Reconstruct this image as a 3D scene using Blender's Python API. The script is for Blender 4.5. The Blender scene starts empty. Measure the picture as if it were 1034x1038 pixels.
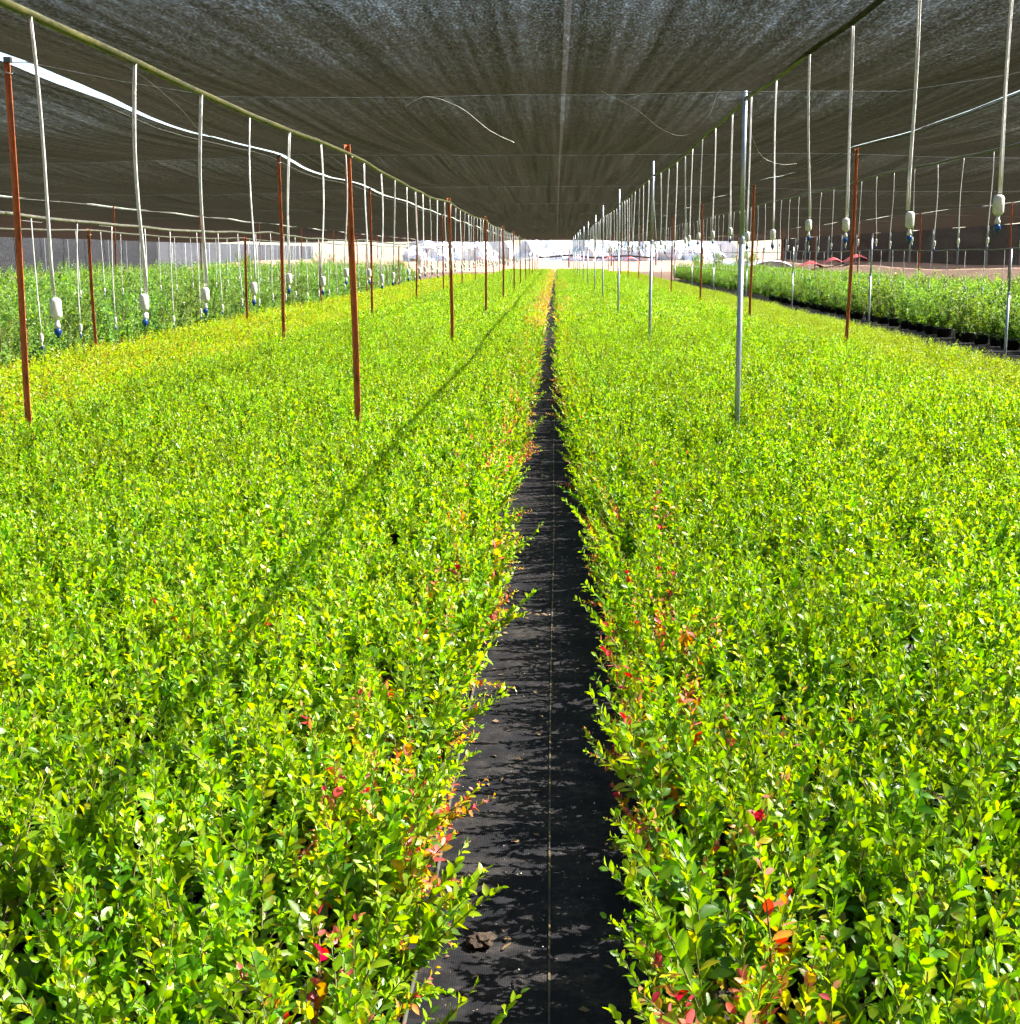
import bpy, bmesh, math, random
import numpy as np
from mathutils import Vector, Matrix, Euler, Quaternion, noise as mnoise

random.seed(7)
rng = np.random.default_rng(7)
R = math.radians
S = bpy.context.scene

# ------------------------------------------------------------------ camera
CAMZ = 1.75
cam_d = bpy.data.cameras.new('camera')
cam_d.sensor_width = 36.0
cam_d.lens = 48.55
cam_d.clip_start = 0.05
cam_d.clip_end = 3000
cam = bpy.data.objects.new('camera', cam_d)
S.collection.objects.link(cam)
cam.location = (0, 0, CAMZ)
cam.rotation_mode = 'XYZ'
cam.rotation_euler = (R(90 - 10.56), R(0.15), R(1.88))
S.camera = cam

# ------------------------------------------------------------------ world + sun + exposure
SUN = Vector((2.55, 0.55, 2.41)).normalized()
w = bpy.data.worlds.new('World')
S.world = w
w.use_nodes = True
nt = w.node_tree
bg = nt.nodes['Background']
sky = nt.nodes.new('ShaderNodeTexSky')
sky.sky_type = 'NISHITA'
sky.sun_disc = False
sky.sun_elevation = math.asin(SUN.z)
sky.sun_rotation = math.atan2(SUN.x, SUN.y)
sky.air_density = 1.0
sky.dust_density = 1.0
nt.links.new(sky.outputs[0], bg.inputs[0])
bg.inputs[1].default_value = 0.05

sun_d = bpy.data.lights.new('sun', 'SUN')
sun_d.energy = 5.0
sun_d.angle = R(0.53)
sun_d.color = (1.0, 0.95, 0.86)
sun = bpy.data.objects.new('sun', sun_d)
S.collection.objects.link(sun)
sun.rotation_euler = SUN.to_track_quat('Z', 'Y').to_euler()
sun.location = (20, 5, 30)

S.view_settings.view_transform = 'Standard'
S.view_settings.look = 'None'
S.view_settings.exposure = 3.15
S.view_settings.gamma = 1.0
S.view_settings.use_curve_mapping = False
S.render.engine = 'CYCLES'
S.cycles.use_denoising = True
S.cycles.max_bounces = 5
S.cycles.diffuse_bounces = 2
S.cycles.use_light_tree = False
S.cycles.use_adaptive_sampling = True
S.cycles.adaptive_threshold = 0.03
S.cycles.adaptive_min_samples = 20
S.cycles.glossy_bounces = 1
S.cycles.transmission_bounces = 4
S.cycles.transparent_max_bounces = 12
S.cycles.caustics_reflective = False
S.cycles.caustics_refractive = False
S.cycles.sample_clamp_indirect = 4.0

COL = S.collection

# ------------------------------------------------------------------ helpers
def tag(o, label=None, cat=None, group=None, kind=None):
    if label: o['label'] = label
    if cat: o['category'] = cat
    if group: o['group'] = group
    if kind: o['kind'] = kind
    return o

def link(name, me, parent=None, loc=None):
    o = bpy.data.objects.new(name, me)
    COL.objects.link(o)
    if parent: o.parent = parent
    if loc is not None: o.location = loc
    return o

def empty(name, loc=(0, 0, 0), rot=None):
    o = bpy.data.objects.new(name, None)
    o.empty_display_size = 0.05
    COL.objects.link(o)
    o.location = loc
    if rot is not None: o.rotation_euler = rot
    return o

class MB:
    """collects vertices and faces of one mesh"""
    def __init__(s): s.v = []; s.f = []; s.mi = []
    def add(s, vs, fs, m=0):
        b = len(s.v)
        s.v += [tuple(x) for x in vs]
        s.f += [tuple(b + i for i in f) for f in fs]
        s.mi += [m] * len(fs)
    def box(s, c, d, m=0):
        x, y, z = c; a, b, h = d[0] / 2, d[1] / 2, d[2] / 2
        vs = [(x + i * a, y + j * b, z + k * h) for k in (-1, 1) for j in (-1, 1) for i in (-1, 1)]
        s.add(vs, [(0, 2, 3, 1), (4, 5, 7, 6), (0, 1, 5, 4), (2, 6, 7, 3), (0, 4, 6, 2), (1, 3, 7, 5)], m)
    def tube(s, pts, rad, n=8, m=0, caps=True):
        pts = [Vector(p) for p in pts]
        rads = rad if isinstance(rad, (list, tuple)) else [rad] * len(pts)
        vs = []; up = None
        for i, p in enumerate(pts):
            t = (pts[min(i + 1, len(pts) - 1)] - pts[max(i - 1, 0)]).normalized()
            if up is None:
                up = t.orthogonal().normalized()
            up = (up - t * up.dot(t)).normalized()
            sd = t.cross(up)
            for k in range(n):
                a = 2 * math.pi * k / n
                vs.append(p + (up * math.cos(a) + sd * math.sin(a)) * rads[i])
        fs = []
        for i in range(len(pts) - 1):
            for k in range(n):
                k2 = (k + 1) % n
                fs.append((i * n + k, i * n + k2, (i + 1) * n + k2, (i + 1) * n + k))
        if caps:
            fs.append(tuple(range(n))[::-1])
            fs.append(tuple((len(pts) - 1) * n + k for k in range(n)))
        s.add(vs, fs, m)
    def lathe(s, prof, n=12, m=0, c=(0, 0, 0)):
        vs = []
        for r_, z in prof:
            for k in range(n):
                a = 2 * math.pi * k / n
                vs.append((c[0] + r_ * math.cos(a), c[1] + r_ * math.sin(a), c[2] + z))
        fs = []
        for i in range(len(prof) - 1):
            for k in range(n):
                k2 = (k + 1) % n
                fs.append((i * n + k, i * n + k2, (i + 1) * n + k2, (i + 1) * n + k))
        fs.append(tuple(range(n))[::-1])
        fs.append(tuple((len(prof) - 1) * n + k for k in range(n)))
        s.add(vs, fs, m)
    def mesh(s, name, mats, smooth=False):
        me = bpy.data.meshes.new(name)
        me.from_pydata(s.v, [], s.f)
        for m in (mats if isinstance(mats, (list, tuple)) else [mats]):
            me.materials.append(m)
        if max(s.mi, default=0) > 0:
            me.polygons.foreach_set('material_index', s.mi)
        if smooth:
            me.polygons.foreach_set('use_smooth', [True] * len(me.polygons))
        me.update()
        return me

# ------------------------------------------------------------------ materials
def newmat(name):
    m = bpy.data.materials.new(name)
    m.use_nodes = True
    n = m.node_tree
    n.nodes.clear()
    out = n.nodes.new('ShaderNodeOutputMaterial')
    return m, n, out

def nd(n, t, **kw):
    x = n.nodes.new(t)
    for k, v in kw.items():
        if k.startswith('i_'):
            x.inputs[k[2:].replace('_', ' ')].default_value = v
        else:
            setattr(x, k, v)
    return x

def mth(n, op, a, b=None, clamp=False):
    x = n.nodes.new('ShaderNodeMath'); x.operation = op; x.use_clamp = clamp
    for i, v in enumerate((a, b)):
        if v is None: continue
        if isinstance(v, (int, float)): x.inputs[i].default_value = v
        else: n.links.new(v, x.inputs[i])
    return x.outputs[0]

def noise_of(n, scale, detail=2, vec=None, rough=0.5):
    x = nd(n, 'ShaderNodeTexNoise')
    x.inputs['Scale'].default_value = scale
    x.inputs['Detail'].default_value = detail
    x.inputs['Roughness'].default_value = rough
    if vec is not None: n.links.new(vec, x.inputs['Vector'])
    return x.outputs['Fac']

def scaled(n, vec, s):
    x = nd(n, 'ShaderNodeMapping')
    x.inputs['Scale'].default_value = s
    n.links.new(vec, x.inputs['Vector'])
    return x.outputs[0]

def mixc(n, fac, a, b):
    x = n.nodes.new('ShaderNodeMix'); x.data_type = 'RGBA'
    if isinstance(fac, (int, float)): x.inputs[0].default_value = fac
    else: n.links.new(fac, x.inputs[0])
    for i, v in ((6, a), (7, b)):
        if isinstance(v, tuple): x.inputs[i].default_value = (*v, 1)
        else: n.links.new(v, x.inputs[i])
    return x.outputs[2]

def ramp(n, fac, lo, hi):
    x = n.nodes.new('ShaderNodeMapRange')
    n.links.new(fac, x.inputs[0])
    x.inputs[1].default_value = lo; x.inputs[2].default_value = hi
    return x.outputs[0]

def simple(name, c1, c2, scale=8.0, rough=0.6, metal=0.0, bump=0.0, lo=.35, hi=.65, vscale=None, spec=0.5):
    m, n, out = newmat(name)
    tc = nd(n, 'ShaderNodeTexCoord')
    vec = tc.outputs['Object']
    if vscale: vec = scaled(n, vec, vscale)
    f = noise_of(n, scale, 5, vec, .6)
    b = nd(n, 'ShaderNodeBsdfPrincipled')
    n.links.new(mixc(n, ramp(n, f, lo, hi), c1, c2), b.inputs['Base Color'])
    b.inputs['Roughness'].default_value = rough
    b.inputs['Metallic'].default_value = metal
    b.inputs['Specular IOR Level'].default_value = spec
    if bump:
        bp = nd(n, 'ShaderNodeBump'); bp.inputs['Strength'].default_value = bump
        bp.inputs['Distance'].default_value = .01
        n.links.new(f, bp.inputs['Height']); n.links.new(bp.outputs[0], b.inputs['Normal'])
    n.links.new(b.outputs[0], out.inputs[0])
    return m

# shade cloth: the share of light a woven cloth lets through falls with the slant of the ray
def net_material(name, t_open, col, seam_x=None, var=1.0):
    m, n, out = newmat(name)
    g = nd(n, 'ShaderNodeNewGeometry')
    pos = g.outputs['Position']
    dot = nd(n, 'ShaderNodeVectorMath', operation='DOT_PRODUCT')
    n.links.new(g.outputs['Incoming'], dot.inputs[0]); n.links.new(g.outputs['True Normal'], dot.inputs[1])
    c = mth(n, 'MAXIMUM', mth(n, 'ABSOLUTE', dot.outputs['Value']), 0.03)
    sp1 = noise_of(n, 1.0, 0, scaled(n, pos, (95, 26, 40)))
    sp2 = noise_of(n, 1.0, 0, scaled(n, pos, (34, 7, 10)))
    st1 = noise_of(n, 1.0, 2, scaled(n, pos, (11, .10, .5)), .65)
    v = mth(n, 'MULTIPLY', mth(n, 'SUBTRACT', sp1, .5), .44 * var)
    v = mth(n, 'ADD', v, mth(n, 'MULTIPLY', mth(n, 'SUBTRACT', sp2, .5), .20 * var))
    v = mth(n, 'ADD', v, mth(n, 'MULTIPLY', mth(n, 'SUBTRACT', st1, .5), .34 * var))
    t = mth(n, 'ADD', v, t_open)
    if seam_x is not None:
        sx = nd(n, 'ShaderNodeSeparateXYZ'); n.links.new(pos, sx.inputs[0])
        dd = mth(n, 'ABSOLUTE', mth(n, 'SUBTRACT', sx.outputs[0], seam_x))
        sm = mth(n, 'MULTIPLY', mth(n, 'LESS_THAN', dd, .016), .09)
        t = mth(n, 'ADD', t, sm)
    t = mth(n, 'MINIMUM', mth(n, 'MAXIMUM', t, .12), .9)
    T = mth(n, 'POWER', t, mth(n, 'DIVIDE', 1.0, c))
    df = nd(n, 'ShaderNodeBsdfDiffuse')
    n.links.new(mixc(n, ramp(n, sp2, .3, .7), tuple(x * .75 for x in col), tuple(min(1, x * 1.35) for x in col)), df.inputs[0])
    # threads also scatter a little of the light from above
    tl = nd(n, 'ShaderNodeBsdfTranslucent')
    fl = mth(n, 'ADD', mth(n, 'MULTIPLY', ramp(n, st1, .3, .75), .5), mth(n, 'MULTIPLY', ramp(n, sp1, .35, .8), .5))
    if seam_x is not None: fl = mth(n, 'ADD', fl, mth(n, 'MULTIPLY', sm, 9.0))
    n.links.new(mixc(n, fl, tuple(x * .018 for x in col), tuple(x * .15 for x in col)), tl.inputs[0])
    ad = nd(n, 'ShaderNodeAddShader')
    n.links.new(df.outputs[0], ad.inputs[0]); n.links.new(tl.outputs[0], ad.inputs[1])
    tr = nd(n, 'ShaderNodeBsdfTransparent')
    mx = nd(n, 'ShaderNodeMixShader')
    n.links.new(T, mx.inputs[0]); n.links.new(ad.outputs[0], mx.inputs[1]); n.links.new(tr.outputs[0], mx.inputs[2])
    n.links.new(mx.outputs[0], out.inputs[0])
    return m

def leaf_material(name, gain=1.0, trans=0.42, rough=0.4):
    m, n, out = newmat(name)
    at = nd(n, 'ShaderNodeAttribute', attribute_name='col')
    oi = nd(n, 'ShaderNodeObjectInfo')
    hsv = nd(n, 'ShaderNodeHueSaturation')
    n.links.new(mth(n, 'ADD', mth(n, 'MULTIPLY', oi.outputs['Random'], .03), .49), hsv.inputs['Hue'])
    n.links.new(mth(n, 'ADD', mth(n, 'MULTIPLY', oi.outputs['Random'], .5), .75 * gain), hsv.inputs['Value'])
    n.links.new(at.outputs['Color'], hsv.inputs['Color'])
    b = nd(n, 'ShaderNodeBsdfPrincipled')
    n.links.new(hsv.outputs[0], b.inputs['Base Color'])
    b.inputs['Roughness'].default_value = rough
    b.inputs['Specular IOR Level'].default_value = .5
    tl = nd(n, 'ShaderNodeBsdfTranslucent')
    h2 = nd(n, 'ShaderNodeHueSaturation')
    h2.inputs['Hue'].default_value = .494; h2.inputs['Saturation'].default_value = 1.1; h2.inputs['Value'].default_value = 1.6
    n.links.new(hsv.outputs[0], h2.inputs['Color']); n.links.new(h2.outputs[0], tl.inputs[0])
    mx = nd(n, 'ShaderNodeMixShader'); mx.inputs[0].default_value = trans
    n.links.new(b.outputs[0], mx.inputs[1]); n.links.new(tl.outputs[0], mx.inputs[2])
    n.links.new(mx.outputs[0], out.inputs[0])
    return m

M = {}
M['leaf'] = leaf_material('blueberry_leaf', 1.3, .5)
M['stem'] = simple('green_stem', (.12, .16, .03), (.22, .14, .06), 30, .6)
M['red_steel'] = simple('red_oxide_steel', (.58, .15, .05), (.13, .04, .022), 11, .62, 0, .3, .5, .72, (1, 1, .4))
M['galv'] = simple('galvanised_steel', (.42, .46, .5), (.30, .34, .38), 14, .38, .55, .05, vscale=(1, 1, .3))
M['black_plastic'] = simple('black_plastic', (.012, .012, .013), (.03, .028, .026), 20, .5)
M['soil'] = simple('potting_soil', (.035, .022, .014), (.09, .06, .04), 60, .95, 0, .8)
M['olive_pipe'] = simple('olive_pipe', (.085, .08, .02), (.045, .045, .018), 10, .5, vscale=(1, .3, 1))
M['dark_pipe'] = simple('dark_pipe', (.12, .115, .08), (.06, .06, .05), 10, .5)
M['white_tube'] = simple('white_tube', (.8, .78, .8), (.66, .64, .64), 25, .4)
M['white_plastic'] = simple('white_plastic', (.72, .71, .67), (.55, .54, .48), 30, .4)
M['blue_plastic'] = simple('blue_plastic', (.006, .045, .22), (.008, .07, .28), 30, .3)
M['cable'] = simple('steel_cable', (.17, .165, .145), (.10, .10, .09), 20, .5, .4)
M['dark_cable'] = simple('dark_cable', (.06, .055, .045), (.03, .03, .025), 20, .6)
M['wire'] = simple('bare_wire', (.20, .20, .18), (.14, .14, .12), 20, .4, .5)
M['yellow_thread'] = simple('yellow_thread', (.17, .125, .04), (.04, .035, .03), 9, .8, vscale=(1, 1, 1), lo=.4, hi=.6)
M['cover'] = simple('white_film', (.66, .67, .69), (.48, .51, .56), .6, .35)
M['red_tarp'] = simple('red_tarp', (.5, .05, .06), (.42, .09, .09), 2, .6)
M['rust'] = simple('rusty_steel', (.14, .05, .03), (.07, .03, .02), 6, .8)
M['orange'] = simple('orange_plastic', (.75, .28, .02), (.6, .2, .02), 3, .5)
M['dry_leaf'] = simple('dry_leaf', (.16, .09, .04), (.30, .2, .09), 15, .8)
M['perlite'] = simple('perlite', (.6, .58, .54), (.4, .38, .34), 60, .9)
M['net'] = net_material('shade_cloth', .53, (.060, .052, .043), .05)
M['wall_net'] = net_material('side_cloth', .16, (.035, .031, .028), None, .4)
M['wall_net_pale'] = net_material('side_cloth_pale', .16, (.034, .036, .041), None, .4)

def mat_sand():
    m, n, out = newmat('sand')
    g = nd(n, 'ShaderNodeNewGeometry'); pos = g.outputs['Position']
    a = noise_of(n, .25, 6, pos, .6); b2 = noise_of(n, 6, 4, pos, .6)
    c = mixc(n, ramp(n, a, .3, .7), (.13, .070, .040), (.17, .10, .062))
    c = mixc(n, mth(n, 'MULTIPLY', ramp(n, b2, .4, .75), .5), c, (.09, .05, .03))
    b = nd(n, 'ShaderNodeBsdfPrincipled'); n.links.new(c, b.inputs['Base Color'])
    b.inputs['Roughness'].default_value = .95
    bp = nd(n, 'ShaderNodeBump'); bp.inputs['Strength'].default_value = .5; bp.inputs['Distance'].default_value = .04
    n.links.new(b2, bp.inputs['Height']); n.links.new(bp.outputs[0], b.inputs['Normal'])
    n.links.new(b.outputs[0], out.inputs[0])
    return m
M['sand'] = mat_sand()

def mat_mat():
    m, n, out = newmat('weed_mat')
    g = nd(n, 'ShaderNodeNewGeometry'); pos = g.outputs['Position']
    wv = nd(n, 'ShaderNodeTexWave'); wv.wave_type = 'BANDS'; wv.bands_direction = 'Y'
    wv.inputs['Scale'].default_value = 55; wv.inputs['Distortion'].default_value = .6
    n.links.new(pos, wv.inputs['Vector'])
    wx = nd(n, 'ShaderNodeTexWave'); wx.wave_type = 'BANDS'; wx.bands_direction = 'X'
    wx.inputs['Scale'].default_value = 55; wx.inputs['Distortion'].default_value = .6
    n.links.new(pos, wx.inputs['Vector'])
    wv2 = mth(n, 'MULTIPLY', wv.outputs['Fac'], wx.outputs['Fac'])
    dust = noise_of(n, 5, 8, pos, .68)
    dust2 = noise_of(n, 34, 5, pos, .7)
    streak = noise_of(n, 1, 4, scaled(n, pos, (3, 26, 3)), .6)
    c = mixc(n, wv2, (.015, .0152, .018), (.027, .027, .031))
    d = mth(n, 'MULTIPLY', ramp(n, dust, .44, .72), ramp(n, dust2, .36, .66), True)
    c = mixc(n, mth(n, 'MULTIPLY', d, .8), c, (.11, .095, .082))
    c = mixc(n, mth(n, 'MULTIPLY', ramp(n, streak, .56, .75), .45), c, (.065, .06, .057))
    vo = nd(n, 'ShaderNodeTexVoronoi'); vo.inputs['Scale'].default_value = 55
    n.links.new(pos, vo.inputs['Vector'])
    speck = mth(n, 'MULTIPLY', mth(n, 'LESS_THAN', vo.outputs['Distance'], .13), mth(n, 'GREATER_THAN', dust2, .55))
    c = mixc(n, mth(n, 'MULTIPLY', speck, .8), c, (.34, .27, .2))
    b = nd(n, 'ShaderNodeBsdfPrincipled'); n.links.new(c, b.inputs['Base Color'])
    b.inputs['Roughness'].default_value = .85; b.inputs['Specular IOR Level'].default_value = .08
    h = mth(n, 'ADD', mth(n, 'MULTIPLY', wv2, .25), mth(n, 'MULTIPLY', d, .7))
    bp = nd(n, 'ShaderNodeBump'); bp.inputs['Strength'].default_value = .6; bp.inputs['Distance'].default_value = .004
    n.links.new(h, bp.inputs['Height']); n.links.new(bp.outputs[0], b.inputs['Normal'])
    n.links.new(b.outputs[0], out.inputs[0])
    return m
M['mat'] = mat_mat()

# ------------------------------------------------------------------ ground
def sstep(a, b, x):
    t = min(1, max(0, (x - a) / (b - a)))
    return t * t * (3 - 2 * t)

def ground_z(x, y):
    z = 1.05 * sstep(132, 185, y)
    z = max(z, 1.2 * sstep(14.5, 21.5, x), .5 * sstep(-22, -36, x))
    if z > 0.02:
        z += .18 * (mnoise.noise(Vector((x * .08, y * .05, 3))) ) * min(1, z)
    return z

def make_ground():
    xs = [-900, -400, -200, -120, -80, -60, -50] + list(np.arange(-42, 43, 2.0)) + [50, 60, 80, 120, 200, 400, 900]
    ys = [-300, -100, -50, -20] + list(np.arange(-10, 240, 4.0)) + [260, 300, 400, 600, 1000, 1800]
    b = MB()
    vs = [(x, y, ground_z(x, y) if abs(x) < 900 else 0.5) for y in ys for x in xs]
    nx = len(xs)
    fs = [(j * nx + i, j * nx + i + 1, (j + 1) * nx + i + 1, (j + 1) * nx + i) for j in range(len(ys) - 1) for i in range(nx - 1)]
    b.add(vs, fs)
    o = link('ground', b.mesh('ground', M['sand'], True)); tag(o, 'bare pinkish sandy ground around the planted beds', None, None, 'structure')
make_ground()

def mat_z(x, y):
    z = .012 + .006 * mnoise.noise(Vector((x * 3, y * 1.5, 0)))
    # low wrinkles across the walkway
    z += .012 * max(0, mnoise.noise(Vector((x * 1.3, y * 3.5, 5.0))))
    return max(z, .005)

def make_mat():
    xs = [-17.2, -7.6, -4, -2, -1, -.6] + list(np.arange(-.48, .49, .06)) + [.6, 1, 2, 4, 6, 7, 8.35, 13.6]
    ys = list(np.arange(-3, 1.5, .5)) + list(np.arange(1.5, 16, .06)) + list(np.arange(16, 96, 1.0))
    b = MB(); nx = len(xs)
    vs = [(x, y, mat_z(x, y)) for y in ys for x in xs]
    fs = [(j * nx + i, j * nx + i + 1, (j + 1) * nx + i + 1, (j + 1) * nx + i) for j in range(len(ys) - 1) for i in range(nx - 1)]
    b.add(vs, fs)
    o = link('weed_mat', b.mesh('weed_mat', M['mat'], True)); tag(o, 'black woven weed mat walkway between the beds', None, None, 'structure')
    # yellow marking thread woven into the mat
    t = MB(); vs = []; fs = []
    yy = [y for y in ys if y < 60]
    for i, y in enumerate(yy):
        for dx in (-.0026, .0026):
            vs.append((-.012 + .004 * math.sin(y * .9) + dx, y, mat_z(-.012, y) + .004))
        if i: fs.append((2 * i - 2, 2 * i - 1, 2 * i + 1, 2 * i))
    t.add(vs, fs)
    link('marking_thread', t.mesh('marking_thread', M['yellow_thread']), o)
make_mat()

# ------------------------------------------------------------------ shade net
CAB0, CABD = 11.0, 10.3
RIDGE = [4.2, 13.2, 22.0, 31.0, 40.0]
def ridge_h(y):
    return CAMZ + 1.47 + .03 * math.sin(y * .7)
def mid_h(y):
    return CAMZ + 1.20 + .30 * sstep(9, 24, y)

def net_z(x, y):
    ax = abs(x)
    lo = 0.0
    prev = -4.2
    for r in RIDGE:
        if ax <= r:
            a = prev if r != 4.2 else -4.2
            u = ((x if r == 4.2 else ax) - a) / (r - a)
            break
        prev = r
    else:
        u = 1.0
    # cross cables hold the cloth up, it sags between them
    k = ((y - CAB0) / CABD) % 1.0
    sag = .10 * 4 * k * (1 - k)
    lat = 4 * u * (1 - u)
    rh = ridge_h(y)
    z = rh + (mid_h(y) - rh) * min(1, lat * 1.6) if ax <= 4.2 else rh - .12 * lat
    z -= sag * (.35 + .65 * min(1, lat * 2))
    z += .012 * mnoise.noise(Vector((x * 1.1, y * .8, 1.7))) + .02 * mnoise.noise(Vector((x * .35, y * .3, 9)))
    return z

def make_net(x0, x1, y0, y1, label, nx, wob0=0, wob1=0, dz0=0, dz1=0, slack=None):
    ys = list(np.arange(y0, 40, .43)) + list(np.arange(40, y1 + .1, 1.03))
    b = MB(); vs = []
    n = nx + 1
    for y in ys:
        e0 = x0 + wob0 * (mnoise.noise(Vector((y * .45, x0, 0))) + .5 * mnoise.noise(Vector((y * 1.7, x0, 4))))
        e1 = x1 + wob1 * (mnoise.noise(Vector((y * .45, x1, 0))) + .5 * mnoise.noise(Vector((y * 1.7, x1, 4))))
        for i in range(n):
            u = i / nx
            x = e0 + (e1 - e0) * u
            z = net_z(x0 + (x1 - x0) * u, y)
            z += dz0 * max(0, 1 - u * 6) + dz1 * max(0, 1 - (1 - u) * 6)
            if slack: z -= slack[2] * math.exp(-((y - slack[0]) / slack[1]) ** 2) * max(0, 1 - (1 - u) * 9)
            vs.append((x, y, z))
    fs = [(j * n + i, j * n + i + 1, (j + 1) * n + i + 1, (j + 1) * n + i) for j in range(len(ys) - 1) for i in range(nx)]
    b.add(vs, fs)
    o = link('shade_net', b.mesh('shade_net', M['net'], True))
    tag(o, label, 'shade net', 'black shade nets stretched overhead')
Y0N, Y1N = -9.6, 140.0
make_net(-4.13, 4.16, Y0N, Y1N, 'black shade net overhead above the walkway between both ridge lines', 34, .03, .02)
make_net(-13.15, -4.185, Y0N, Y1N, 'black shade net left of the bright sky gap, above left hedge', 20, .02, .03, 0, -.008, (11.6, 2.0, .06))
make_net(4.135, 13.15, Y0N, Y1N, 'black shade net on the right, above the tall hedge', 20, .035, .02, -.008, 0)
make_net(-21.95, -13.28, Y0N, Y1N, 'black shade net over the second bay beyond left hedge', 14, .02, .05)
make_net(13.22, 21.95, Y0N, Y1N, 'black shade net over the second bay beyond right hedge', 14, .02, .02)
make_net(-40, -22.05, Y0N, Y1N, 'outermost black shade net on the far left side', 24)

def make_wall(x, label, mat, y1=Y1N):
    ys = list(np.arange(Y0N, y1, 2.06)); b = MB(); vs = []
    nz = 6
    for y in ys:
        top = net_z(x, y) - .03; bot = ground_z(x, y) - .05
        for k in range(nz + 1):
            u = k / nz
            vs.append((x + .15 * math.sin(u * math.pi) * (mnoise.noise(Vector((y * .3, u * 2, x))) + .3), y, bot + (top - bot) * u))
    n = nz + 1
    fs = [(j * n + i, j * n + i + 1, (j + 1) * n + i + 1, (j + 1) * n + i) for j in range(len(ys) - 1) for i in range(nz)]
    b.add(vs, fs)
    o = link('side_net', b.mesh('side_net', mat, True)); tag(o, label, 'side net', 'hanging side nets')
    pm = MB(); pm.tube([(0, 0, -.3), (0, 0, 3.0)], .05, 6); pme = pm.mesh('pole', M['galv'])
    for y in np.arange(20, y1 - 1, 5.15):
        link('pole', pme, o, (x - .35 * (1 if x > 0 else -1), y, ground_z(x, y)))
make_wall(22.02, 'dark side net hanging to the sand at the far right', M['wall_net'])
make_wall(-39.9, 'pale grey side net closing the far left side', M['wall_net_pale'], 230)

ORD = ['first', 'second', 'third', 'fourth', 'fifth', 'sixth', 'seventh', 'eighth', 'ninth', 'tenth', 'eleventh', 'twelfth', 'thirteenth', 'fourteenth', 'fifteenth', 'sixteenth', 'seventeenth', 'eighteenth', 'nineteenth', 'twentieth']
TENS = ['', '', 'twenty', 'thirty', 'forty', 'fifty', 'sixty', 'seventy', 'eighty', 'ninety']
TENTH = ['', '', 'twentieth', 'thirtieth', 'fortieth', 'fiftieth', 'sixtieth', 'seventieth', 'eightieth', 'ninetieth']
def ordw(i):
    """1 -> first"""
    if i <= 20: return ORD[i - 1]
    return TENTH[i // 10] if i % 10 == 0 else TENS[i // 10] + '-' + ORD[i % 10 - 1]

# cross cables and ridge cables
for k in range(12):
    y = CAB0 + CABD * k
    b = MB()
    xs = np.linspace(-22, 22, 60)
    b.tube([(x, y, net_z(x, y) - .012) for x in xs], .0045, 5)
    o = link('cross_cable', b.mesh('cross_cable', M['cable']))
    tag(o, 'steel cable across under the net, %s from the camera' % ordw(k + 1), 'cable', 'cables crossing under the net')
for x, nm in ((-4.3, 'along the left ridge beside the bright gap'), (4.19, 'along the right ridge above the red posts'), (-13.25, 'along the second left ridge above the hedge'), (13.2, 'along the second right ridge beyond the hedge')):
    b = MB()
    ys = np.arange(2, 138, 1.2)
    b.tube([(x, y, net_z(min(max(x, -40), 40), y) - .03) for y in ys], .008, 5)
    o = link('ridge_cable', b.mesh('ridge_cable', M['dark_cable']))
    tag(o, 'steel cable running ' + nm, 'cable', 'cables along the ridges')

# ------------------------------------------------------------------ posts
def angle_post_mesh(h, w_=.037, t=.0045):
    """angle iron: two flanges, open side to the front"""
    b = MB()
    c = math.cos(R(45)); 
    prof = [(0, 0), (w_ * c, -w_ * c), (w_ * c - t * c, -w_ * c - t * c), (0, -2 * t * c), (-(w_ * c - t * c), -w_ * c - t * c), (-w_ * c, -w_ * c)]
    # slight wander so that edges are not dead straight
    zs = np.linspace(-.3, h, 9); vs = []
    for z in zs:
        dx = .006 * math.sin(z * 2.1 + h * 7); dy = .006 * math.cos(z * 1.7)
        vs += [(p[0] + dx, p[1] + dy + w_ * .4, z) for p in prof]
    n = len(prof)
    fs = [(i * n + k, i * n + (k + 1) % n, (i + 1) * n + (k + 1) % n, (i + 1) * n + k) for i in range(len(zs) - 1) for k in range(n)]
    fs += [tuple(range(n))[::-1], tuple((len(zs) - 1) * n + k for k in range(n))]
    b.add(vs, fs)
    return b.mesh('angle_post', M['red_steel'])

def red_row(x, y0, n, h, label, group, k0=0, jit=.02):
    me = angle_post_mesh(h)
    cap = MB(); cap.box((0, 0.004, h + .006), (.05, .05, .04)); capm = cap.mesh('top_wrap', M['black_plastic'])
    tie = MB(); tie.tube([(.034 * math.cos(a), .006 + .034 * math.sin(a), h - .09 + .006 * math.sin(2 * a)) for a in np.linspace(0, 2 * math.pi, 11)], .003, 5, caps=False); tiem = tie.mesh('wire_tie', M['wire'])
    for k in range(n):
        p = empty('steel_post', (x + random.uniform(-jit, jit), y0 + CABD * k + random.uniform(-.15, .15), 0), (R(random.uniform(-.7, .7)), R(random.uniform(-.8, .8)), R(random.uniform(-12, 12))))
        tag(p, label % ordw(k + 1), 'post', group)
        link('shaft', me, p)
        if x == -4.17: link('top_wrap', capm, p)
        if k < 5: link('wire_tie', tiem, p)

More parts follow.
